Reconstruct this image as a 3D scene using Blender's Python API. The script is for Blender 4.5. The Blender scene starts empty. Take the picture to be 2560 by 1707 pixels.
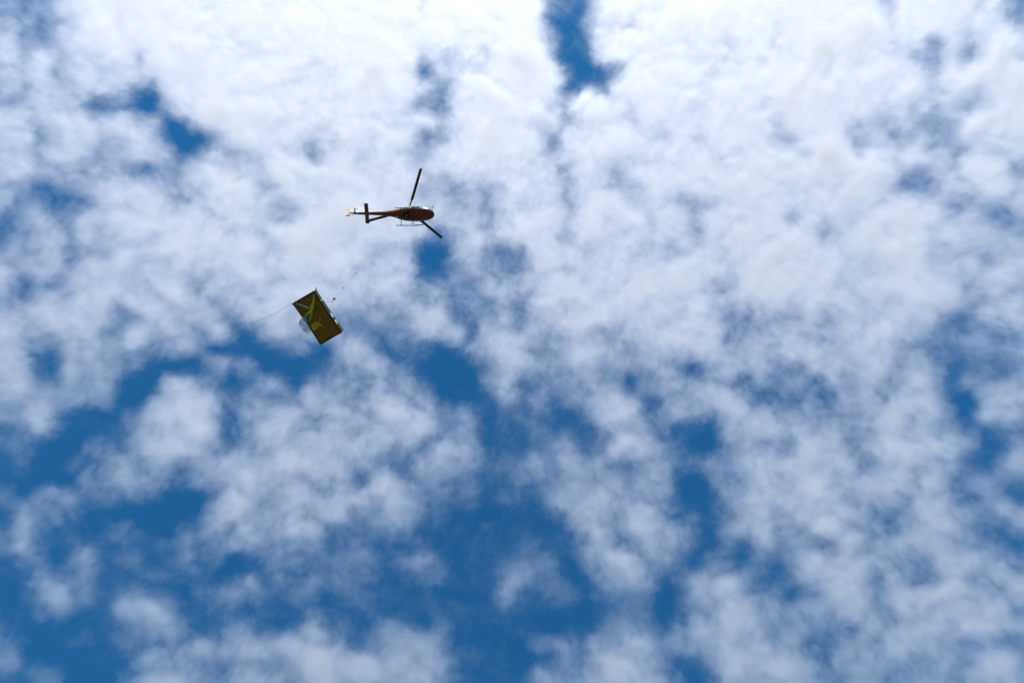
import bpy, bmesh, math, random
import numpy as np
from mathutils import Vector, Matrix, Euler

R = math.radians
sc = bpy.context.scene
COL = sc.collection

# ------------------------------------------------------------------ camera
ELEV = 73.0            # the photographer looks up, 17 degrees off the zenith
FPX = 2000.0           # focal length in pixels of a 2560 px wide picture
cam = bpy.data.cameras.new('camera')
cam.sensor_width = 36.0
cam.lens = FPX / 2560.0 * 36.0
cam.clip_start = 0.1
cam.clip_end = 60000.0
cam_o = bpy.data.objects.new('camera', cam)
COL.objects.link(cam_o)
cam_o.location = (0, 0, 1.7)
cam_o.rotation_euler = (R(90 + ELEV), 0, 0)
sc.camera = cam_o

# ------------------------------------------------------------------ sky, sun, exposure
SUN_EL = 50.0          # sun high in the south, behind the photographer's head
world = bpy.data.worlds.new('World')
sc.world = world
world.use_nodes = True
wn = world.node_tree
bg = wn.nodes['Background']
sky = wn.nodes.new('ShaderNodeTexSky')
sky.sky_type = 'NISHITA'
sky.sun_disc = False
sky.sun_elevation = R(SUN_EL)
sky.sun_rotation = R(180)
sky.altitude = 600
sky.air_density = 1.0
sky.dust_density = 0.4
sky.ozone_density = 3.0
tint = wn.nodes.new('ShaderNodeMix')
tint.data_type = 'RGBA'
tint.blend_type = 'MULTIPLY'
tint.inputs['Factor'].default_value = 1.0
tint.inputs['B'].default_value = (0.20, 0.88, 1.20, 1)   # the deep polarised blue of the photograph
wn.links.new(sky.outputs[0], tint.inputs['A'])
wn.links.new(tint.outputs['Result'], bg.inputs['Color'])
bg.inputs['Strength'].default_value = 0.10

sun_l = bpy.data.lights.new('sun', 'SUN')
sun_l.energy = 5.0
sun_l.angle = R(0.53)
sun_l.color = (1.0, 0.935, 0.865)
sun = bpy.data.objects.new('sun', sun_l)
COL.objects.link(sun)
sun.location = (0, -100, 120)
sun.rotation_euler = (R(90 - SUN_EL), 0, 0)     # light travels north and down

vs = sc.view_settings
vs.view_transform = 'Standard'
vs.look = 'None'
vs.exposure = 0.2
vs.gamma = 1.0
vs.use_curve_mapping = False

sc.cycles.use_denoising = True
sc.cycles.max_bounces = 12
sc.cycles.diffuse_bounces = 3
sc.cycles.transparent_max_bounces = 12
sc.cycles.volume_bounces = 7
sc.cycles.volume_step_rate = 4.0
sc.cycles.volume_max_steps = 256

# ------------------------------------------------------------------ the broken cloud layer
# How thick the layer is over each patch of sky, 0 clear to 9 thick; each row is a strip of the layer.
COVER = """
3234677788888899989999999868888766211567889988888889986388887662
4423577688888889999999998578788875101456899987887888988678876762
5434678789898888999889888777777886201578887885787788888766375675
6553567758999999988888888855675798301677877676756777788764464585
5552565657899999998888888614666688620137898877878876888776477777
4454466522689999888999998753688687825368999988878888887777577568
4565422210479999989999998533788888558777999888866888887665354578
6655665545127899888888875663788875547876888988886888866463357888
6645665575201368888778788633688887367888877678885588746446446788
6655554565412545676567687645676686557888887878788658856667555557
6654444432345666588777776656775687647767877987788888888754667775
4423345666556777478889888755453588747755788888888678887634577776
4331235667657776546888888745443677758875674457888778887666645556
2343456777777777645677777754544577867888587578787465788876755445
2355354666777777666666777752455666757777777678888875787776666555
4455344566777767667667777611455347876777777777888888887886555466
5555454556677777777777777731365337767777888777887887888877555466
4232555556666777667777777654445556777777888766788888888877764566
4345566455677567776776556655454646777776676666677788767767654566
5556555346666536776653344566235645777767766765556566666666533556
6545553365444521466543323455526644567556767775556655777765333445
5533554343442000023214422220146763567765665665566776777754323445
5532555420001433000133553310014664456554553245555567777645422334
5542445200565412430455454530004643555531355555354545666556424444
4353443102677534334555567651002544455664244566422354555566520455
4464100125677535666556667764331233212676346535654455555665531455
2353001245667435776566677764441113221356532215555655554666542134
2210023256665455676666665545541112342356653114555465545777753125
1200334544434466677665553355441244345433553355666665545666652135
1100043444424567766655355344331133345454552145465676566665633423
2133333332100367666655666433331222455655541025666677666656652331
1433311000001456566665445532110111346656642223565677765446654354
2531211210032545566533344311101111136656653214664567765355554223
3531122221243444555412312231111112224434654213243554664456655432
2331341221232302454322321452111222313466553132121466555555666655
1243341112223124243323321232111433311456413655311356764554455555
0234341232213344323323321121111532221233302666433135775566665555
1133211445422332212421111111111211110123203567644345665566666664
2111011235642234212543134212111111011244314667654555556666666665
3100111234444355445655345543111112333456534556675544555554554422
3110011135554456535766666655221101233566641246776554555554555554
2133000245654446544666666665211114545666653135666665455445555655
""".split()
COVER = np.array([[int(ch) for ch in row] for row in COVER], float)
BASE = 2400.0                    # height of the layer's middle above the ground, metres
SUN_GAP_SHIFT = 9.0  # slides the unseen clouds so a gap lets sun onto the helicopter
DEPTH = 26.0                    # its depth from base to tops
VOX, VOZ = 2.8, 6.5            # voxel size across and up
ce, se = math.cos(R(ELEV)), math.sin(R(ELEV))


def sky_point(px, py, z=BASE):
    dx, dy = (px - 1280) / FPX, -(py - 853.5) / FPX
    v = np.array([dx, ce - se * dy, se + ce * dy])
    return v / v[2] * z


def cubic(g, fx, fy):
    h, w = g.shape
    ix = np.floor(fx).astype(int)
    iy = np.floor(fy).astype(int)
    tx, ty = fx - ix, fy - iy

    def wts(t):
        return ((-t + 2 * t * t - t ** 3) / 2, (2 - 5 * t * t + 3 * t ** 3) / 2,
                (t + 4 * t * t - 3 * t ** 3) / 2, (-t * t + t ** 3) / 2)
    wx, wy = wts(tx), wts(ty)
    out = 0
    for j in range(4):
        r = 0
        for i in range(4):
            r = r + wx[i] * g[np.clip(iy + j - 1, 0, h - 1), np.clip(ix + i - 1, 0, w - 1)]
        out = out + wy[j] * r
    return out


def cloud_nodes(name, x0, y0, nx, ny, vox, voz, hole=None):
    g = bpy.data.node_groups.new(name, 'GeometryNodeTree')
    g.interface.new_socket('Geometry', in_out='INPUT', socket_type='NodeSocketGeometry')
    g.interface.new_socket('Geometry', in_out='OUTPUT', socket_type='NodeSocketGeometry')
    N, L = g.nodes, g.links.new
    gi, go = N.new('NodeGroupInput'), N.new('NodeGroupOutput')

    def m(op, *a):
        n = N.new('ShaderNodeMath')
        n.operation = op
        for i, v in enumerate(a):
            if isinstance(v, (int, float)):
                n.inputs[i].default_value = v
            else:
                L(v, n.inputs[i])
        return n.outputs[0]

    def vm(op, a, b):
        n = N.new('ShaderNodeVectorMath')
        n.operation = op
        L(a, n.inputs[0])
        if isinstance(b, tuple):
            n.inputs[1].default_value = b
        elif isinstance(b, (int, float)):
            n.inputs['Scale'].default_value = b
        else:
            L(b, n.inputs[1])
        return n.outputs[0]

    def noise(vec, size, detail, rough, out=0, swirl=0.0):
        n = N.new('ShaderNodeTexNoise')
        n.inputs['Scale'].default_value = 1.0 / size
        n.inputs['Detail'].default_value = detail
        n.inputs['Roughness'].default_value = rough
        n.inputs['Distortion'].default_value = swirl
        L(vec, n.inputs['Vector'])
        return n.outputs[out]

    pos = N.new('GeometryNodeInputPosition').outputs[0]
    # turbulence that frays the patches
    big = vm('SCALE', vm('SUBTRACT', noise(vm('MULTIPLY', pos, (1, 1, 0.5)), WARP_SIZE, 8, 0.76, 1), (.5, .5, .5)), WARP_AMP)
    p2 = vm('ADD', pos, big)
    s2 = N.new('ShaderNodeSeparateXYZ')
    L(p2, s2.inputs[0])
    s1 = N.new('ShaderNodeSeparateXYZ')
    L(pos, s1.inputs[0])
    ix = m('ROUND', m('DIVIDE', m('SUBTRACT', s2.outputs[0], x0), vox))
    ix = m('MINIMUM', m('MAXIMUM', ix, 0.0), nx - 1.0)
    iy = m('ROUND', m('DIVIDE', m('SUBTRACT', s2.outputs[1], y0), vox))
    iy = m('MINIMUM', m('MAXIMUM', iy, 0.0), ny - 1.0)
    idx = m('ADD', m('MULTIPLY', iy, float(nx)), ix)
    na = N.new('GeometryNodeInputNamedAttribute')
    na.data_type = 'FLOAT'
    na.inputs['Name'].default_value = 'cover'
    si = N.new('GeometryNodeSampleIndex')
    si.data_type = 'FLOAT'
    si.clamp = True
    L(gi.outputs[0], si.inputs['Geometry'])
    L(na.outputs[0], si.inputs['Value'])
    L(idx, si.inputs['Index'])
    cov = si.outputs[0]

    # billows, creases between them and fine shreds
    p3 = vm('ADD', pos, vm('SCALE', big, 0.8))
    n1 = m('SUBTRACT', noise(vm('MULTIPLY', p3, (1, 1, N_Z)), N_SIZE, 10, N_ROUGH, 0, 0.28), 0.5)
    b1 = m('SUBTRACT', noise(vm('MULTIPLY', vm('ADD', p3, (531.0, 77.0, 0.0)), (1, 1, N_Z)), B_SIZE, 6, 0.6), 0.5)
    b1 = m('SUBTRACT', m('MULTIPLY', m('ABSOLUTE', b1), 2.0), 0.20)
    nn = m('ADD', n1, m('MULTIPLY', b1, B_AMP))
    amp = m('ADD', N_A0, m('MULTIPLY', m('MINIMUM', m('MULTIPLY', cov, 2.0), 1.0), N_A1))
    amp = m('SUBTRACT', amp, m('MULTIPLY', m('MAXIMUM', m('SUBTRACT', cov, 0.6), 0.0), N_A2))   # thick masses are calmer
    v = m('ADD', cov, m('MULTIPLY', nn, amp))
    h = m('DIVIDE', m('SUBTRACT', s1.outputs[2], BASE - DEPTH / 2), DEPTH)
    e = m('DIVIDE', m('SUBTRACT', h, 0.38), 0.62)
    e = m('MULTIPLY', e, e)
    v = m('SUBTRACT', v, m('ADD', OFF, m('MULTIPLY', e, V_FALL)))
    v = m('MAXIMUM', v, 0.0)
    v = m('DIVIDE', v, m('ADD', 1.0, m('MULTIPLY', v, D_SAT)))     # thick parts stop getting denser
    d = m('MULTIPLY', m('POWER', v, D_POW), D_MUL)
    d = m('MULTIPLY', d, m('ADD', D_THIN, m('MINIMUM', m('MULTIPLY', cov, cov), 0.70)))      # where the layer is thin it is a veil
    d = m('MULTIPLY', d, m('MAXIMUM', m('ADD', 1.0, m('MULTIPLY', nn, D_TEX)), 0.15))   # billows and creases
    # thin milky veil between the puffs
    veil = m('MAXIMUM', m('SUBTRACT', m('ADD', cov, m('MULTIPLY', n1, 1.3)), 0.08), 0.0)
    veil = m('MULTIPLY', m('MULTIPLY', veil, m('SUBTRACT', 1.0, m('MINIMUM', e, 1.0))), VEIL)
    d = m('ADD', d, veil)
    if hole:
        inx = m('MULTIPLY', m('GREATER_THAN', s1.outputs[0], hole[0]), m('LESS_THAN', s1.outputs[0], hole[1]))
        iny = m('MULTIPLY', m('GREATER_THAN', s1.outputs[1], hole[2]), m('LESS_THAN', s1.outputs[1], hole[3]))
        d = m('MULTIPLY', d, m('SUBTRACT', 1.0, m('MULTIPLY', inx, iny)))
    vc = N.new('GeometryNodeVolumeCube')
    L(d, vc.inputs['Density'])
    vc.inputs['Min'].default_value = (x0, y0, BASE - DEPTH / 2)
    vc.inputs['Max'].default_value = (x0 + (nx - 1) * vox, y0 + (ny - 1) * vox, BASE + DEPTH / 2)
    vc.inputs['Resolution X'].default_value = nx
    vc.inputs['Resolution Y'].default_value = ny
    vc.inputs['Resolution Z'].default_value = int(DEPTH / voz)
    sm = N.new('GeometryNodeSetMaterial')
    L(vc.outputs[0], sm.inputs[0])
    sm.inputs['Material'].default_value = cloud_mat
    L(sm.outputs[0], go.inputs[0])
    return g


WARP_SIZE, WARP_AMP = 150.0, 88.0
N_SIZE, N_ROUGH, N_A0, N_A1, N_A2, N_Z = 240.0, 0.78, 0.45, 1.0, 0.5, 0.35
B_SIZE, B_AMP = 180.0, 0.65
OFF, V_FALL = 0.10, 0.30
D_POW, D_MUL, D_SAT, VEIL, D_THIN, D_TEX = 0.75, 0.125, 0.6, 0.018, 0.16, 1.9

cloud_mat = bpy.data.materials.new('cloud_droplets')
cloud_mat.use_nodes = True
ct = cloud_mat.node_tree
ct.nodes.clear()
co_ = ct.nodes.new('ShaderNodeOutputMaterial')
pv = ct.nodes.new('ShaderNodeVolumePrincipled')
pv.inputs['Color'].default_value = (0.998, 0.998, 0.999, 1)
pv.inputs['Density'].default_value = 1.0
pv.inputs["Anisotropy"].default_value = 0.74
ct.links.new(pv.outputs[0], co_.inputs['Volume'])


def cloud_layer(name, x0, x1, y0, y1, vox, voz, label, hole=None):
    nx, ny = int((x1 - x0) / vox) + 1, int((y1 - y0) / vox) + 1
    X, Y = np.meshgrid(x0 + np.arange(nx) * vox, y0 + np.arange(ny) * vox)
    Z = BASE - 1.7
    f, u = Y * ce + Z * se, -Y * se + Z * ce
    fx = (1280 + X / f * FPX) / 40.0 - .5
    fy = (853.5 - u / f * FPX) / (1707 / 42) - .5
    M = cubic(COVER / 9.0, np.clip(fx, -.5, 63.5), np.clip(fy, -.5, 41.5))
    # beyond the view the layer goes on, shifted to leave the sun a gap
    tx = np.abs((X / 47.0 + 32 + 640) % 128 - 64) - .5
    ty = np.abs((Y / 47.0 + SUN_GAP_SHIFT + 840) % 84 - 42) - .5
    away = np.maximum(np.maximum(-fx - .5, fx - 63.5), np.maximum(-fy - .5, fy - 41.5))
    away = np.where(f < 200, 99.0, away)
    k = np.clip(away / 5.0, 0, 1)
    M = M * (1 - k) + cubic(COVER / 9.0, tx, ty) * k
    M = np.clip(M, 0, 1) ** 0.82
    me = bpy.data.meshes.new(name)
    me.vertices.add(nx * ny)
    at = me.attributes.new('cover', 'FLOAT', 'POINT')
    at.data.foreach_set('value', M.astype(np.float32).ravel())
    o = bpy.data.objects.new(name, me)
    COL.objects.link(o)
    md = o.modifiers.new('cloud_volume', 'NODES')
    md.node_group = cloud_nodes(name, float(x0), float(y0), nx, ny, vox, voz, hole)
    o['kind'] = 'stuff'
    o['label'] = label
    return o


cx = abs(sky_point(0, 1707)[0]) + 70
cy0, cy1 = sky_point(1280, 0)[1] - 120, sky_point(1280, 1707)[1] + 120
cloud_layer('cloud_layer', -cx, cx, cy0, cy1, VOX, VOZ,
            'broken layer of white and lavender grey clouds across the blue sky')
cloud_layer('far_cloud_layer', -6000.0, 6000.0, -6000.0, 7000.0, 30.0, 14.0,
            'unseen broken cloud layer beyond the view, shifted to leave a gap for the sun', (-cx, cx, cy0, cy1))

# ------------------------------------------------------------------ materials
def mat(name, col, rough=0.5, metal=0.0, spec=0.5, noise=None, coat=0.0, alpha=1.0, trans=0.0):
    """Procedural Principled material; noise = (size in metres, how far the colour wanders)."""
    m = bpy.data.materials.new(name)
    m.use_nodes = True
    nt = m.node_tree
    b = nt.nodes['Principled BSDF']
    b.inputs['Base Color'].default_value = (*col, 1)
    b.inputs['Roughness'].default_value = rough
    b.inputs['Metallic'].default_value = metal
    b.inputs['Specular IOR Level'].default_value = spec
    b.inputs['Coat Weight'].default_value = coat
    b.inputs['Alpha'].default_value = alpha
    b.inputs['Transmission Weight'].default_value = trans
    if noise:
        tc = nt.nodes.new('ShaderNodeTexCoord')
        n = nt.nodes.new('ShaderNodeTexNoise')
        n.inputs['Scale'].default_value = 1.0 / noise[0]
        n.inputs['Detail'].default_value = 6
        n.inputs['Roughness'].default_value = 0.65
        nt.links.new(tc.outputs['Object'], n.inputs['Vector'])
        r = nt.nodes.new('ShaderNodeValToRGB')
        k = noise[1]
        r.color_ramp.elements[0].position = 0.3
        r.color_ramp.elements[1].position = 0.7
        r.color_ramp.elements[0].color = (*[max(c * (1 - k), 0) for c in col], 1)
        r.color_ramp.elements[1].color = (*[min(c * (1 + k), 1) for c in col], 1)
        nt.links.new(n.outputs['Fac'], r.inputs['Fac'])
        nt.links.new(r.outputs['Color'], b.inputs['Base Color'])
    return m


def sheet_mat(name, col, translucent, alpha=1.0, rough=0.35):
    """Thin plastic or fabric: diffuse and translucent, optionally see-through."""
    m = bpy.data.materials.new(name)
    m.use_nodes = True
    nt = m.node_tree
    out = nt.nodes['Material Output']
    b = nt.nodes['Principled BSDF']
    b.inputs['Base Color'].default_value = (*col, 1)
    b.inputs['Roughness'].default_value = rough
    t = nt.nodes.new('ShaderNodeBsdfTranslucent')
    t.inputs['Color'].default_value = (*col, 1)
    mx = nt.nodes.new('ShaderNodeMixShader')
    mx.inputs[0].default_value = translucent
    nt.links.new(b.outputs[0], mx.inputs[1])
    nt.links.new(t.outputs[0], mx.inputs[2])
    last = mx
    if alpha < 1:
        tr = nt.nodes.new('ShaderNodeBsdfTransparent')
        # folds: the film is cloudier along its creases
        tc = nt.nodes.new('ShaderNodeTexCoord')
        n = nt.nodes.new('ShaderNodeTexNoise')
        n.inputs['Scale'].default_value = 3.5
        n.inputs['Detail'].default_value = 5
        nt.links.new(tc.outputs['Object'], n.inputs['Vector'])
        mr = nt.nodes.new('ShaderNodeMapRange')
        mr.inputs['From Min'].default_value = 0.35
        mr.inputs['From Max'].default_value = 0.7
        mr.inputs['To Min'].default_value = alpha * 0.55
        mr.inputs['To Max'].default_value = min(alpha * 1.7, 1)
        nt.links.new(n.outputs['Fac'], mr.inputs['Value'])
        m2 = nt.nodes.new('ShaderNodeMixShader')
        nt.links.new(mr.outputs[0], m2.inputs[0])
        nt.links.new(tr.outputs[0], m2.inputs[1])
        nt.links.new(mx.outputs[0], m2.inputs[2])
        last = m2
    nt.links.new(last.outputs[0], out.inputs['Surface'])
    return m


M = dict(
    ground=mat('dark_forest_ground', (0.045, 0.050, 0.030), 0.9, noise=(40.0, 0.45)),
    paint=mat('orange_red_paint', (0.27, 0.036, 0.006), 0.42, coat=0.15, noise=(1.2, 0.10)),
    yellow=mat('yellow_orange_paint', (0.85, 0.40, 0.02), 0.32, coat=0.4, noise=(1.0, 0.08)),
    white=mat('white_paint', (0.80, 0.80, 0.78), 0.35, coat=0.3, noise=(0.8, 0.05)),
    blade=mat('black_composite_blade', (0.018, 0.018, 0.020), 0.55, noise=(0.6, 0.3)),
    dark=mat('black_metal', (0.020, 0.020, 0.022), 0.45, metal=0.3, noise=(0.3, 0.25)),
    skid=mat('dark_blue_grey_tube', (0.045, 0.050, 0.065), 0.45, metal=0.4, noise=(0.3, 0.2)),
    steel=mat('worn_steel', (0.30, 0.30, 0.31), 0.4, metal=0.9, noise=(0.2, 0.2)),
    glass=mat('dark_tinted_glass', (0.010, 0.012, 0.015), 0.06, spec=0.7),
    sooty=mat('sooty_exhaust', (0.06, 0.05, 0.045), 0.6, metal=0.7, noise=(0.2, 0.3)),
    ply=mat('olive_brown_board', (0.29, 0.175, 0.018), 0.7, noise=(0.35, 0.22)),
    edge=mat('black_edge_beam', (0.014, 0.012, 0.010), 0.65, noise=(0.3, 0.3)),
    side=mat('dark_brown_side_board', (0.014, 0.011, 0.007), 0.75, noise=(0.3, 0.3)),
    wrap=sheet_mat('yellow_wrapping', (0.92, 0.78, 0.03), 0.12),
    wrapg=sheet_mat('lime_wrapping', (0.62, 0.92, 0.05), 0.12),
    wrapo=sheet_mat('orange_wrapping', (0.92, 0.42, 0.03), 0.12),
    film=sheet_mat('clear_plastic_film', (0.62, 0.63, 0.68), 0.35, alpha=0.42, rough=0.2),
    filmw=sheet_mat('milky_plastic_strip', (0.78, 0.78, 0.84), 0.15),
    rope=mat('grey_rope', (0.34, 0.33, 0.34), 0.85, noise=(0.05, 0.3)),
    cable=mat('dark_steel_cable', (0.05, 0.05, 0.055), 0.6, metal=0.3, noise=(0.05, 0.3)),
)


# ------------------------------------------------------------------ mesh helpers
def mesh_obj(name, verts, faces, material, parent=None, smooth=True):
    me = bpy.data.meshes.new(name)
    me.from_pydata([tuple(v) for v in verts], [], faces)
    bm = bmesh.new()
    bm.from_mesh(me)
    bmesh.ops.recalc_face_normals(bm, faces=bm.faces)
    bm.to_mesh(me)
    bm.free()
    me.materials.append(material)
    if smooth:
        for p in me.polygons:
            p.use_smooth = True
    o = bpy.data.objects.new(name, me)
    COL.objects.link(o)
    o.parent = parent
    return o


def bm_obj(name, bm, material, parent=None, smooth=False, bevel=0.0):
    if bevel:
        bmesh.ops.bevel(bm, geom=list(bm.edges), offset=bevel, segments=2, affect='EDGES', profile=0.5)
    bmesh.ops.recalc_face_normals(bm, faces=bm.faces)
    me = bpy.data.meshes.new(name)
    bm.to_mesh(me)
    bm.free()
    me.materials.append(material)
    if smooth:
        for p in me.polygons:
            p.use_smooth = True
    o = bpy.data.objects.new(name, me)
    COL.objects.link(o)
    o.parent = parent
    return o


def hull_obj(name, pts, faces, material, parent, bevel=0.01):
    bm = bmesh.new()
    vs_ = [bm.verts.new(p) for p in pts]
    for f in faces:
        bm.faces.new([vs_[i] for i in f])
    return bm_obj(name, bm, material, parent, bevel=bevel)


BOXF = [(0, 1, 3, 2), (4, 6, 7, 5), (0, 4, 5, 1), (2, 3, 7, 6), (0, 2, 6, 4), (1, 5, 7, 3)]


def box(name, c, s, material, parent, bevel=0.01, rot=None):
    pts = []
    for ix in (-.5, .5):
        for iy in (-.5, .5):
            for iz in (-.5, .5):
                v = Vector((ix * s[0], iy * s[1], iz * s[2]))
                if rot:
                    v = rot @ v
                pts.append(v + Vector(c))
    return hull_obj(name, pts, BOXF, material, parent, bevel)


def spline(pts, n):
    """Catmull-Rom through pts (any dimension), n points per span."""
    p = [np.array(q, float) for q in pts]
    p = [2 * p[0] - p[1]] + p + [2 * p[-1] - p[-2]]
    out = []
    for i in range(1, len(p) - 2):
        for k in range(n):
            t = k / n
            a, b, c, d = p[i - 1:i + 3]
            out.append(.5 * ((2 * b) + (c - a) * t + (2 * a - 5 * b + 4 * c - d) * t * t + (3 * b - a - 3 * c + d) * t ** 3))
    out.append(p[-2])
    return out


def tube(name, pts, radius, material, parent=None, sides=8, smooth_n=0):
    """Round bar along pts; radius a number or one per point."""
    if smooth_n:
        if not isinstance(radius, (int, float)):
            q = spline([(*a, r) for a, r in zip(pts, radius)], smooth_n)
            pts, radius = [v[:3] for v in q], [float(v[3]) for v in q]
        else:
            pts = spline(pts, smooth_n)
    pts = [Vector(p) for p in pts]
    rr = [radius] * len(pts) if isinstance(radius, (int, float)) else radius
    verts, faces = [], []
    ref = None
    for i, p in enumerate(pts):
        t = (pts[min(i + 1, len(pts) - 1)] - pts[max(i - 1, 0)]).normalized()
        if ref is None:
            ref = t.orthogonal()
        ref = (ref - t * ref.dot(t)).normalized()
        bi = t.cross(ref)
        for k in range(sides):
            a = 2 * math.pi * k / sides
            verts.append(p + (ref * math.cos(a) + bi * math.sin(a)) * rr[i])
    for i in range(len(pts) - 1):
        for k in range(sides):
            a, b = i * sides + k, i * sides + (k + 1) % sides
            faces.append((a, b, b + sides, a + sides))
    faces.append(tuple(range(sides)))
    faces.append(tuple(range((len(pts) - 1) * sides, len(pts) * sides)))
    return mesh_obj(name, verts, faces, material, parent)


def lathe(name, prof, material, parent, origin=(0, 0, 0), axis='Z', sides=20):
    """Surface of revolution; prof = [(radius, along)]."""
    verts, faces = [], []
    for r, h in prof:
        for k in range(sides):
            a = 2 * math.pi * k / sides
            u, w = r * math.cos(a), r * math.sin(a)
            v = {'Z': (u, w, h), 'Y': (u, h, w), 'X': (h, u, w)}[axis]
            verts.append(Vector(v) + Vector(origin))
    for i in range(len(prof) - 1):
        for k in range(sides):
            a, b = i * sides + k, i * sides + (k + 1) % sides
            faces.append((a, b, b + sides, a + sides))
    faces.append(tuple(range(sides)))
    faces.append(tuple(range((len(prof) - 1) * sides, len(prof) * sides)))
    return mesh_obj(name, verts, faces, material, parent)


def thing(name, label, cat, loc=(0, 0, 0), rot=(0, 0, 0), group=None):
    o = bpy.data.objects.new(name, None)
    COL.objects.link(o)
    o.empty_display_size = 0.3
    o.location = loc
    o.rotation_euler = rot
    o['label'] = label
    o['category'] = cat
    if group:
        o['group'] = group
    return o


# ------------------------------------------------------------------ the ground far below
g = mesh_obj('ground', [(-30000, -30000, 0), (30000, -30000, 0), (30000, 30000, 0), (-30000, 30000, 0)],
             [(0, 1, 2, 3)], M['ground'], smooth=False)
g['kind'] = 'structure'
g['label'] = 'flat dark green ground the photographer stands on'

# ------------------------------------------------------------------ helicopter
# own axes: x to the nose, y to port, z up, origin under the mast at the bottom of the skids
ROLL = R(7.5)
HUB = Vector((-12.703, 13.318, 100.524))
HUB_Z = 3.05
rotm = Euler((ROLL, 0, 0)).to_matrix()
heli = thing('helicopter', 'orange-red helicopter with three black rotor blades flying nose to the right',
             'helicopter', HUB - rotm @ Vector((0, 0, HUB_Z)), (ROLL, 0, 0))

#        x      half width  bottom  top    squareness
SECT = [(3.34, 0.03, 1.02, 1.10, 2.0), (3.27, 0.24, 0.86, 1.26, 2.1), (3.12, 0.42, 0.74, 1.44, 2.2),
        (2.85, 0.60, 0.64, 1.66, 2.3), (2.45, 0.75, 0.57, 1.88, 2.5), (1.90, 0.84, 0.54, 2.03, 2.6),
        (1.20, 0.87, 0.52, 2.10, 2.7), (0.40, 0.87, 0.52, 2.10, 2.7), (-0.25, 0.80, 0.54, 2.08, 2.6),
        (-0.85, 0.64, 0.64, 2.00, 2.4), (-1.50, 0.44, 0.88, 1.82, 2.2), (-2.10, 0.325, 1.06, 1.70, 2.1)]
SX = spline(SECT, 6)
SX = sorted(SX, key=lambda q: q[0])
SXx = np.array([q[0] for q in SX])
SXv = np.array([q[1:] for q in SX])


def hull_pt(x, ang, off=0.0):
    """Point on the fuselage skin; ang in degrees from the keel, positive to port."""
    hw, zb, zt, n = [float(np.interp(x, SXx, SXv[:, i])) for i in range(4)]
    a = R(ang)
    s_, c_ = math.sin(a), math.cos(a)
    y = (hw + off) * math.copysign(abs(s_) ** (2 / n), s_)
    h = (zt - zb) / 2
    z = (zt + zb) / 2 - (h + off) * math.copysign(abs(c_) ** (2 / n), c_)
    return Vector((x, y, z))


def skin(name, x0, x1, a0, a1, material, parent, off=0.006, nu=8, nv=8, thick=0.012):
    """A plate lying on the fuselage skin (window, panel)."""
    top = [hull_pt(x0 + (x1 - x0) * i / nu, a0 + (a1 - a0) * j / nv, off) for i in range(nu + 1) for j in range(nv + 1)]
    bot = [hull_pt(x0 + (x1 - x0) * i / nu, a0 + (a1 - a0) * j / nv, off - thick) for i in range(nu + 1) for j in range(nv + 1)]
    n = nv + 1
    faces = []
    o = len(top)
    for i in range(nu):
        for j in range(nv):
            a = i * n + j
            faces.append((a, a + 1, a + n + 1, a + n))
            faces.append((o + a, o + a + n, o + a + n + 1, o + a + 1))
    for i in range(nu):
        faces.append((i * n, (i + 1) * n, o + (i + 1) * n, o + i * n))
        faces.append((i * n + nv, o + i * n + nv, o + (i + 1) * n + nv, (i + 1) * n + nv))
    for j in range(nv):
        faces.append((j, o + j, o + j + 1, j + 1))
        faces.append((nu * n + j, nu * n + j + 1, o + nu * n + j + 1, o + nu * n + j))
    return mesh_obj(name, top + bot, faces, material, parent)


NA = 40
verts, faces = [], []
for q in SX:
    for k in range(NA):
        verts.append(hull_pt(q[0], 360.0 * k / NA))
for i in range(len(SX) - 1):
    for k in range(NA):
        a, b = i * NA + k, i * NA + (k + 1) % NA
        faces.append((a, b, b + NA, a + NA))
faces.append(tuple(range(NA)))
faces.append(tuple(range((len(SX) - 1) * NA, len(SX) * NA)))
fus = mesh_obj('fuselage', verts, faces, M['paint'], heli)

for s_ in (1, -1):
    skin('windscreen', 2.35, 3.16, s_ * 96, s_ * 172, M['glass'], fus)
    skin('cabin_window', 1.15, 2.20, s_ * 88, s_ * 140, M['glass'], fus)
    skin('cabin_window', 0.05, 0.98, s_ * 90, s_ * 138, M['glass'], fus)
    skin('lit_trim_stripe', -1.85, 1.7, s_ * 68, s_ * 84, M['yellow'], fus, nu=16, nv=3)  # yellow trim whose colour also stands in for sunlit orange edges
skin('roof_panel', -0.3, 2.1, 150, 210, M['white'], fus, nu=10, nv=8)
skin('floor_window', 1.58, 2.16, -58, -24, M['glass'], fus, nu=5, nv=6)
skin('floor_window', 2.55, 3.02, 18, 56, M['glass'], fus, nu=5, nv=6)
skin('hook_bay', -0.42, 0.44, -30, 24, M['side'], fus, nu=5, nv=6)
lamp = lathe('landing_light', [(0.0, -0.02), (0.07, -0.02), (0.085, 0.02), (0.08, 0.05)], M['steel'], fus, (1.83, -0.50, 0.575))

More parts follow.
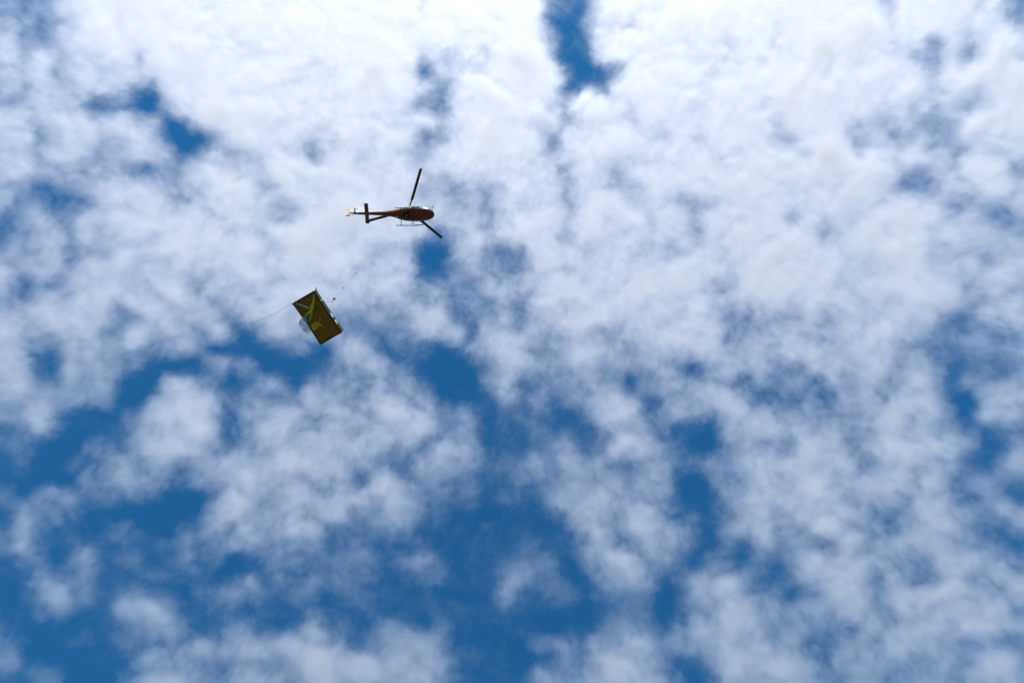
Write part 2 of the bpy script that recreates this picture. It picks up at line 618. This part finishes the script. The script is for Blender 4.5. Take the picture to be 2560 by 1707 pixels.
# engine cowling on the roof
COW = [(1.05, 0.10, 2.04, 2.14), (0.85, 0.34, 2.02, 2.34), (0.45, 0.48, 2.0, 2.55), (-0.2, 0.52, 1.95, 2.60),
       (-1.0, 0.46, 1.85, 2.50), (-1.7, 0.34, 1.72, 2.30), (-2.15, 0.22, 1.68, 2.08)]
CX = spline(COW, 4)
verts, faces = [], []
for q in CX:
    for k in range(24):
        a = 2 * math.pi * k / 24
        h = (q[3] - q[2]) / 2
        verts.append((q[0], q[1] * math.copysign(abs(math.sin(a)) ** .8, math.sin(a)),
                      (q[3] + q[2]) / 2 + h * math.copysign(abs(math.cos(a)) ** .8, math.cos(a))))
for i in range(len(CX) - 1):
    for k in range(24):
        a, b = i * 24 + k, i * 24 + (k + 1) % 24
        faces.append((a, b, b + 24, a + 24))
faces += [tuple(range(24)), tuple(range((len(CX) - 1) * 24, len(CX) * 24))]
cowl = mesh_obj('engine_cowling', verts, faces, M['yellow'], heli)
tube('exhaust_pipe', [(-1.75, 0, 2.2), (-2.05, 0, 2.28), (-2.35, 0, 2.40)], 0.13, M['sooty'], cowl, sides=14)
for s_ in (1, -1):
    box('air_intake', (0.55, s_ * 0.47, 2.28), (0.36, 0.05, 0.18), M['dark'], cowl, 0.012)

# tail boom, stabiliser and fins
BOOM = [(-2.0, 0.335, 1.05, 1.71), (-2.6, 0.275, 1.14, 1.68), (-3.6, 0.225, 1.22, 1.64), (-4.9, 0.17, 1.29, 1.60),
        (-6.2, 0.115, 1.36, 1.57), (-6.85, 0.085, 1.40, 1.55), (-6.95, 0.03, 1.44, 1.50)]
verts, faces = [], []
BX = spline(BOOM, 4)
for q in BX:
    for k in range(24):
        a = 2 * math.pi * k / 24
        verts.append((q[0], q[1] * math.sin(a), (q[2] + q[3]) / 2 - (q[3] - q[2]) / 2 * math.cos(a)))
for i in range(len(BX) - 1):
    for k in range(24):
        a, b = i * 24 + k, i * 24 + (k + 1) % 24
        faces.append((a, b, b + 24, a + 24))
faces += [tuple(range(24)), tuple(range((len(BX) - 1) * 24, len(BX) * 24))]
boom = mesh_obj('tail_boom', verts, faces, M['paint'], heli)
tube('drive_shaft_cover', [(-2.1, 0, 1.76), (-3.6, 0, 1.69), (-5.0, 0, 1.65), (-6.3, 0, 1.62)], [0.09, 0.075, 0.065, 0.055],
     M['yellow'], boom, sides=10)
tube('tail_band', [(-5.45, 0, 1.453), (-6.25, 0, 1.463), (-6.62, 0, 1.468)], [0.155, 0.122, 0.108], M['skid'], boom, sides=20)


def foil(name, root, tip, material, parent, n=10):
    """Tapered airfoil slab; root and tip = (leading point, trailing point, thickness, thickness axis)."""
    verts, faces = [], []
    for (le, te, th, ax) in (root, tip):
        le, te, ax = Vector(le), Vector(te), Vector(ax)
        ring = []
        for k in range(n + 1):
            t = k / n
            y = th * (1.48 * math.sqrt(t) - 0.63 * t - 1.76 * t * t + 1.42 * t ** 3 - 0.51 * t ** 4) + th * .03
            ring.append((le.lerp(te, t), y))
        for p, y in ring:
            verts.append(p + ax * y)
        for p, y in reversed(ring):
            verts.append(p - ax * y)
    m_ = 2 * (n + 1)
    for k in range(m_):
        faces.append((k, (k + 1) % m_, m_ + (k + 1) % m_, m_ + k))
    faces += [tuple(range(m_)), tuple(range(m_, 2 * m_))]
    return mesh_obj(name, verts, faces, material, parent)


stab = foil('horizontal_stabilizer', ((-4.66, -1.23, 1.45), (-5.13, -1.23, 1.45), 0.05, (0, 0, 1)),
            ((-4.66, 1.23, 1.45), (-5.13, 1.23, 1.45), 0.05, (0, 0, 1)), M['paint'], heli)
for s_ in (1, -1):
    box('end_plate', (-4.90, s_ * 1.235, 1.45), (0.50, 0.02, 0.12), M['dark'], stab, 0.006)
foil('upper_fin', ((-6.22, 0, 1.52), (-6.98, 0, 1.50), 0.055, (0, 1, 0)),
     ((-7.02, 0, 2.62), (-7.46, 0, 2.62), 0.035, (0, 1, 0)), M['yellow'], heli)
lf = foil('lower_fin', ((-6.45, 0, 1.42), (-7.02, 0, 1.45), 0.05, (0, 1, 0)),
          ((-6.88, 0, 0.42), (-7.26, 0, 0.42), 0.032, (0, 1, 0)), M['paint'], heli)
tube('tail_guard', [(-6.35, 0, 1.30), (-6.55, 0, 0.75), (-6.85, 0, 0.36), (-7.30, 0, 0.30)], 0.022, M['skid'], lf, smooth_n=4)

# tail rotor on the starboard side of the boom
TR = Vector((-6.36, -0.50, 1.60))
tr = lathe('tail_rotor', [(0.03, -0.07), (0.085, -0.05), (0.085, 0.05), (0.04, 0.08), (0.035, 0.42)], M['dark'], heli,
           TR, 'Y', 14)
for k in range(2):
    a = R(34 + 180 * k)
    d = Vector((math.cos(a), 0, math.sin(a)))
    w = Vector((-math.sin(a), 0, math.cos(a)))
    foil('tail_rotor_blade', (TR + d * 0.10 + w * 0.07, TR + d * 0.10 - w * 0.07, 0.02, (0, 1, 0)),
         (TR + d * 0.93 + w * 0.09, TR + d * 0.93 - w * 0.09, 0.012, (0, 1, 0)), M['steel'], tr)
box('gearbox', (-6.36, -0.10, 1.58), (0.28, 0.24, 0.2), M['paint'], heli, 0.04)

# main rotor
lathe('rotor_mast', [(0.20, 2.45), (0.13, 2.62), (0.09, 2.75), (0.085, 3.0)], M['steel'], heli, sides=18)
hub = lathe('rotor_hub', [(0.10, 2.93), (0.27, 2.99), (0.30, 3.04), (0.24, 3.10), (0.10, 3.18), (0.02, 3.20)], M['dark'], heli, sides=24)
BL = 5.345
for az in (42.0, 164.0, 288.6):
    a = R(az)
    d = Vector((math.cos(a), math.sin(a), 0))
    w = Vector((math.sin(a), -math.cos(a), 0))        # towards the leading edge (turning clockwise from above)
    sec = [(0.22, .09, .05), (0.9, .075, .04), (1.22, .08, .035), (1.42, .155, .026), (1.6, .165, .022), (3.5, .165, .02), (BL, .165, .016)]
    verts, faces = [], []
    for r_, hw, th in sec:
        droop = 0.035 * (r_ / BL) ** 2 * BL
        c0 = d * r_ + Vector((0, 0, HUB_Z + droop)) - w * (hw - 0.08) * 0.35
        for k in range(12):
            b = 2 * math.pi * k / 12
            verts.append(c0 + w * (hw * math.cos(b)) + Vector((0, 0, th * math.sin(b) + 0.10 * hw * math.cos(b))))
    for i in range(len(sec) - 1):
        for k in range(12):
            p, q = i * 12 + k, i * 12 + (k + 1) % 12
            faces.append((p, q, q + 12, p + 12))
    faces += [tuple(range(12)), tuple(range((len(sec) - 1) * 12, len(sec) * 12))]
    bo = mesh_obj('rotor_blade', verts, faces, M['blade'], heli)
    p0 = d * 0.45 + w * 0.02
    box('blade_cuff', (p0.x, p0.y, HUB_Z + 0.01), (0.46, 0.24, 0.13), M['steel'], bo, 0.02, Matrix.Rotation(a, 3, 'Z'))
    tube('pitch_link', [(d * 0.42 + w * 0.20 + Vector((0, 0, 3.03))), (d * 0.30 + w * 0.14 + Vector((0, 0, 2.66)))], 0.018, M['steel'], bo, sides=6)
lathe('swash_plate', [(0.10, 2.60), (0.34, 2.62), (0.34, 2.68), (0.10, 2.71)], M['steel'], heli, sides=20)

# landing gear
for x_, name_x in ((0.78, 0), (-0.64, 1)):
    tube('cross_tube', [(x_ - .02, -1.06, 0.08), (x_, -0.92, 0.38), (x_, -0.62, 0.50), (x_, 0, 0.515), (x_, 0.62, 0.50),
                        (x_, 0.92, 0.38), (x_ - .02, 1.06, 0.08)], 0.042, M['skid'], heli, sides=10, smooth_n=5)
for s_ in (1, -1):
    sk = tube('skid', [(-1.22, s_ * 1.08, 0.06), (-0.6, s_ * 1.08, 0.05), (0.6, s_ * 1.08, 0.05), (1.45, s_ * 1.08, 0.06),
                       (1.85, s_ * 1.06, 0.15), (2.10, s_ * 1.03, 0.32)], 0.045, M['skid'], heli, sides=10, smooth_n=5)
    box('step', (1.35, s_ * 1.10, 0.24), (0.62, 0.12, 0.03), M['skid'], sk, 0.008)
    for xx in (1.12, 1.58):
        tube('step_bracket', [(xx, s_ * 1.09, 0.08), (xx, s_ * 1.10, 0.23)], 0.014, M['skid'], sk, sides=6)
    box('shoe', (-0.1, s_ * 1.08, 0.012), (1.5, 0.05, 0.02), M['dark'], sk, 0.004)

# mirror on the nose, antennas, cargo hook
mi = lathe('mirror', [(0.0, -0.05), (0.10, -0.04), (0.15, 0.0), (0.155, 0.03)], M['dark'], heli, (3.20, -1.00, 0.86), 'X', 18)
tube('mirror_arm', [(3.0, -0.50, 0.98), (3.18, -0.80, 0.92), (3.20, -1.00, 0.86)], 0.018, M['dark'], mi, sides=6, smooth_n=3)
tube('mirror_arm', [(2.75, -0.64, 1.05), (3.0, -0.88, 0.98), (3.20, -1.00, 0.88)], 0.014, M['dark'], mi, sides=6, smooth_n=3)
foil('antenna', ((-1.05, 0.18, 0.72), (-1.25, 0.18, 0.72), 0.015, (0, 1, 0)), ((-1.20, 0.2, 0.42), (-1.32, 0.2, 0.42), 0.01, (0, 1, 0)), M['white'], heli)
foil('antenna', ((-2.7, 0, 1.15), (-2.95, 0, 1.17), 0.015, (0, 1, 0)), ((-2.85, 0, 0.92), (-3.0, 0, 0.92), 0.01, (0, 1, 0)), M['dark'], heli)
tube('wire_cutter', [(2.9, 0, 0.70), (3.08, 0, 0.48)], [0.03, 0.012], M['dark'], heli, sides=8)
HOOK_L = Vector((0.05, 0.0, 0.33))
ch = box('cargo_hook', HOOK_L + Vector((0, 0, 0.06)), (0.16, 0.10, 0.16), M['yellow'], heli, 0.02)
for s_ in (1, -1):
    for x_ in (-0.28, 0.36):
        tube('hook_strut', [(x_, s_ * 0.30, 0.54), HOOK_L + Vector((0, 0, 0.12))], 0.016, M['steel'], ch, sides=6)

# ------------------------------------------------------------------ long line and sling
HOOK = heli.location + rotm @ HOOK_L
BALL = Vector((-12.58, 13.67, 56.70))
line = thing('long_line', 'thin steel long line with ball weight hanging from the helicopter to the cargo', 'cable',
             BALL)


def rel(p):
    return Vector(p) - BALL


def along(z, side=0.0):
    t = (HOOK.z - z) / (HOOK.z - BALL.z)
    p = HOOK.lerp(BALL, t)
    s = math.sin(math.pi * t) * 0.12
    return p + Vector((-s + side, s * 0.6, 0))


tube('cable', [rel(along(HOOK.z - (HOOK.z - BALL.z) * i / 24)) for i in range(25)], 0.0022, M['cable'], line, sides=6)
for z in (65.5, 60.2):
    lathe('cable_clamp', [(0.012, -0.07), (0.045, -0.05), (0.05, 0.0), (0.045, 0.05), (0.012, 0.07)], M['dark'], line,
          rel(along(z)), 'Z', 12)
lathe('ball_weight', [(0.0, -0.095), (0.05, -0.085), (0.085, -0.045), (0.098, 0.0), (0.085, 0.045), (0.05, 0.085), (0.0, 0.095)],
      M['dark'], line, (0, 0, 0), 'Z', 18)
tube('swivel_hook', [(0, 0, -0.09), (0, 0, -0.22), (0.06, 0, -0.30), (0.04, 0, -0.38), (-0.03, 0, -0.36)], 0.018, M['steel'], line, smooth_n=4)

tube('master_chain', [(0.02, 0, -0.34), (0.0, 0.01, -0.6), (0, 0, -0.88)], 0.020, M['dark'], line, sides=8)

# ------------------------------------------------------------------ the slung cargo
LZ = 52.0
SHORT, LONG, HIGH = 1.66, 3.17, 0.50
ang = math.atan2(-0.498, 0.867)                       # own x across the box, own y along it
cargo = thing('cargo_box', 'dark brown flat cargo box with torn yellow wrapping hanging below the helicopter', 'cargo',
              (-12.68, 13.785, LZ), (R(1.0), R(-0.8), ang))
hx, hy = SHORT / 2, LONG / 2

# bottom board: slightly sagging, one corner pulled out to a point
NB = 14
verts, faces = [], []
for lay in (0, 1):
    for j in range(NB + 1):
        for i in range(NB + 1):
            u, v = -1 + 2 * i / NB, -1 + 2 * j / NB
            x, y = u * hx, v * hy
            pull = max(0, -u) ** 5 * max(0, -v) ** 5
            x -= 0.05 * pull
            y -= 0.05 * pull
            x += 0.035 * (1 - v * v) * u * (-1)        # long sides bow in a little
            z = -0.05 * (1 - u * u) * (1 - v * v) + 0.012 * math.sin(7 * u + 3 * v) + lay * 0.03
            verts.append((x, y, z))
n1_ = NB + 1
off = n1_ * n1_
for j in range(NB):
    for i in range(NB):
        a = j * n1_ + i
        faces.append((a, a + n1_, a + n1_ + 1, a + 1))
        faces.append((off + a, off + a + 1, off + a + n1_ + 1, off + a + n1_))
for i in range(NB):
    for (a, b) in ((i, i + 1), (NB * n1_ + i + 1, NB * n1_ + i), ((i + 1) * n1_, i * n1_), (i * n1_ + NB, (i + 1) * n1_ + NB)):
        faces.append((a, b, off + b, off + a))
floor = mesh_obj('bottom_board', verts, faces, M['ply'], cargo)

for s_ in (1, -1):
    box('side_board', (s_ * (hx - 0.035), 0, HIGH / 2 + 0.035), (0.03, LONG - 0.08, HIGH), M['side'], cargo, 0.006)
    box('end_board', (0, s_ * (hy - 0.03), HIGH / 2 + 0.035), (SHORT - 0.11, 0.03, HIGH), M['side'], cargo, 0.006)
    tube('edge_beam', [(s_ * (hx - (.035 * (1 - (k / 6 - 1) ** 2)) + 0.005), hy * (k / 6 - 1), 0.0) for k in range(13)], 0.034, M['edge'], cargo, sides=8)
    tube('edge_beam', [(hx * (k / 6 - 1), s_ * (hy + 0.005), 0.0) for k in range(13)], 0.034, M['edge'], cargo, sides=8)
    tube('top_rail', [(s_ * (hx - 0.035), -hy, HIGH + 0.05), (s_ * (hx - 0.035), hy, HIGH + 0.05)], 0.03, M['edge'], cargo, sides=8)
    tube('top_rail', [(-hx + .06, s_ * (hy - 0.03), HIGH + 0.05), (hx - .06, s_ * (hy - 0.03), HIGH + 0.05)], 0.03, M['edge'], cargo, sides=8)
for sx_ in (1, -1):
    for sy_ in (1, -1):
        box('corner_post', (sx_ * (hx - 0.02), sy_ * (hy - 0.02), HIGH / 2 + 0.06), (0.07, 0.07, HIGH + 0.16), M['edge'], cargo, 0.01)
tube('corner_lug', [(hx - .02, -hy + .02, HIGH + .1), (hx + 0.0, -hy - 0.10, HIGH + .22)], [0.05, 0.02], M['edge'], cargo, sides=8)
tube('corner_lug', [(hx - .12, -hy + .02, 0.0), (hx - 0.10, -hy - 0.10, 0.02)], [0.04, 0.012], M['edge'], cargo, sides=8)
tube('corner_tie', [(-hx + .06, -hy + .06, -0.02), (-hx - .07, -hy - .06, -0.04)], [0.06, 0.015], M['edge'], cargo, sides=8)

# loose wrapping caught on the sunny long side
def ribbon(name, pts, material, parent, curl=0.10, z0=-0.09, n=5):
    """Loose strip: pts = (x, y, half width); it hangs off the bottom board and twists."""
    q = spline([(x, y, w * 1.15) for x, y, w in pts], n)
    verts, faces = [], []
    m_ = 5
    for i, (x, y, w) in enumerate(q):
        a = q[min(i + 1, len(q) - 1)] - q[max(i - 1, 0)]
        t = Vector((a[0], a[1], 0)).normalized()
        s = Vector((-t.y, t.x, 0))
        f = i / (len(q) - 1)
        tw = 0.5 * math.sin(5.0 * f + pts[0][0] * 7)
        zc = z0 - curl * math.sin(math.pi * f) - 0.02 * math.sin(9 * f)
        for k in range(m_):
            e = -1 + 2 * k / (m_ - 1)
            verts.append(Vector((x, y, zc)) + s * (w * e * math.cos(tw)) + Vector((0, 0, abs(w) * (e * math.sin(tw) - 0.4 * (1 - e * e)))))
    for i in range(len(q) - 1):
        for k in range(m_ - 1):
            a = i * m_ + k
            faces.append((a, a + 1, a + m_ + 1, a + m_))
    o = mesh_obj(name, verts, faces, material, parent)
    md = o.modifiers.new('thickness', 'SOLIDIFY')
    md.thickness = 0.004
    return o


ribbon('plastic_strip', [(-0.628, -1.54, .024), (-0.349, -1.271, .040), (-0.182, -1.049, .038), (-0.029, -0.852, .03), (0.132, -0.665, .02)], M['filmw'], cargo)
ribbon('wrapping_strip', [(-0.50, -1.42, .016), (-0.33, -1.20, .034), (-0.20, -0.98, .03), (-0.15, -0.80, .03), (-0.17, -0.66, .02)], M['wrapo'], cargo, .08, -.075)
ribbon('wrapping_strip', [(0.72, -1.47, .018), (0.62, -1.27, .042), (0.42, -1.03, .075), (0.162, -0.805, .13), (0.036, -0.688, .09)], M['wrap'], cargo, .12)
ribbon('wrapping_strip', [(0.16, -0.70, .05), (-0.10, -0.625, .075), (-0.33, -0.60, .05), (-0.544, -0.608, .02)], M['wrapg'], cargo, .12, -.12)
ribbon('wrapping_strip', [(0.04, -0.623, .05), (-0.168, -0.362, .05), (-0.415, -0.186, .05), (-0.616, -0.125, .024)], M['wrapo'], cargo, .10, -.10)
ribbon('wrapping_strip', [(0.06, -0.70, .04), (-0.11, -0.48, .045), (-0.30, -0.33, .04), (-0.45, -0.32, .02)], M['wrapg'], cargo, .06, -.13)
ribbon('wrapping_strip', [(0.265, 0.012, .016), (0.123, 0.153, .032), (0.015, 0.219, .034)], M['wrap'], cargo, .05)
ribbon('wrapping_strip', [(-0.18, 0.15, .022), (-0.047, 0.407, .062), (0.006, 0.661, .024)], M['wrap'], cargo, .06)

# crumpled sheet of wrapping
rnd = random.Random(4)
edge_pts = [(-0.477, 0.0), (-0.416, 0.06), (-0.17, 0.19), (-0.055, 0.44), (-0.26, 0.60), (-0.62, 0.62), (-0.719, 0.50), (-0.62, 0.22)]
ring = spline([(*p, 0) for p in edge_pts + edge_pts[:1]], 5)[:-1]
cen_ = np.mean(ring, axis=0)
verts, faces = [(cen_[0], cen_[1], -0.16)], []
for f in (0.30, 0.6, 0.86):
    for k, p in enumerate(ring):
        q = cen_ + (p - cen_) * f
        verts.append((q[0], q[1], -0.10 - 0.05 * math.cos(f * 2 + k * 0.9) - rnd.uniform(0, 0.04)))
nr = len(ring)
for k in range(nr):
    faces.append((0, 1 + k, 1 + (k + 1) % nr))
    for r_ in (0, 1):
        a, b = 1 + r_ * nr + k, 1 + r_ * nr + (k + 1) % nr
        faces.append((a, b, b + nr, a + nr))
sheet = mesh_obj('wrapping_sheet', verts, faces, M['wrap'], cargo)
sheet.modifiers.new('thickness', 'SOLIDIFY').thickness = 0.004

# clear film blown out beyond the long side
fo = spline([(-0.329, -0.644), (-0.829, -0.518), (-1.112, -0.361), (-1.196, -0.026), (-1.175, 0.275), (-1.056, 0.503), (-0.87, 0.512)], 5)
fi = spline([(-0.300, -0.526), (-0.50, -0.386), (-0.62, -0.239), (-0.68, -0.038), (-0.70, 0.153), (-0.73, 0.308), (-0.76, 0.493)], 5)
verts, faces = [], []
m_ = 9
for i, (a, b) in enumerate(zip(fo, fi)):
    for k in range(m_):
        t = k / (m_ - 1)
        p = a * (1 - t) + b * t
        z = -0.14 - 0.34 * math.sin(math.pi * (0.15 + 0.75 * t)) * math.sin(math.pi * (i + 2) / (len(fo) + 3)) + 0.03 * math.sin(i * 1.1 + k)
        verts.append((p[0], p[1], z))
for i in range(len(fo) - 1):
    for k in range(m_ - 1):
        a = i * m_ + k
        faces.append((a, a + 1, a + m_ + 1, a + m_))
film = mesh_obj('plastic_film', verts, faces, M['film'], cargo)
film.modifiers.new('thickness', 'SOLIDIFY').thickness = 0.002
tube('film_hem', [(*p, -0.14 - 0.34 * math.sin(math.pi * .15) * math.sin(math.pi * (i + 2) / (len(fo) + 3)) + .03 * math.sin(i * 1.1)) for i, p in enumerate(fo)],
     0.012, M['filmw'], film, sides=6)
# white plates painted as glints, plus tie-downs, on the side that faces the photographer
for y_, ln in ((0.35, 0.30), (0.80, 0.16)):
    box('painted_glint', (hx - 0.014, y_, 0.34), (0.008, ln, 0.26), M['white'], cargo, 0.002)
for y_ in (-0.85, 0.95):
    box('strap', (hx - 0.013, y_, HIGH / 2 + 0.04), (0.012, 0.05, HIGH + 0.02), M['wrap'], cargo, 0.003)

# sling legs from the swivel hook to the four top corners (they belong to the line)
mw = Matrix.Translation(cargo.location) @ Euler(cargo.rotation_euler).to_matrix().to_4x4()
for sx_ in (1, -1):
    for sy_ in (1, -1):
        c_ = mw @ Vector((sx_ * (hx - 0.02), sy_ * (hy - 0.02), HIGH + 0.13))
        tube('sling_leg', [(0, 0, -0.86), rel(c_) * 0.55 + Vector((0, 0, -0.30)), rel(c_)], 0.006, M['cable'], line, sides=6, smooth_n=4)

# ------------------------------------------------------------------ tag lines trailing from the box
pB = mw @ Vector((-hx - .05, -hy - .05, -0.04))
pC = mw @ Vector((-hx + .05, hy - .02, -0.03))
end1 = Vector((-15.10, 11.53, 40.0))
mid = pB.lerp(end1, 0.5) + Vector((0.10, 0.12, 0))
t1 = tube('tag_line', [pB, pB.lerp(mid, .5) + Vector((.05, .04, 0)), mid, mid.lerp(end1, .5) + Vector((.04, .06, 0)), end1], 0.010, M['rope'], sides=6, smooth_n=6)
t1['label'] = 'long thin grey tag line trailing straight from the pointed corner of the cargo box'
t1['category'] = 'rope'
t1['group'] = 'tag lines under the cargo box'
end2 = Vector((-13.55, 15.12, 49.1))
t2 = tube('tag_line', [pC, pC.lerp(end2, .3) + Vector((-.05, .10, 0)), pC.lerp(end2, .6) + Vector((.06, .05, .05)), pC.lerp(end2, .85) + Vector((-.05, .08, 0)), end2],
          0.008, M['rope'], sides=6, smooth_n=6)
t2['label'] = 'short faint tag line dangling from the lower end of the cargo box'
t2['category'] = 'rope'
t2['group'] = 'tag lines under the cargo box'
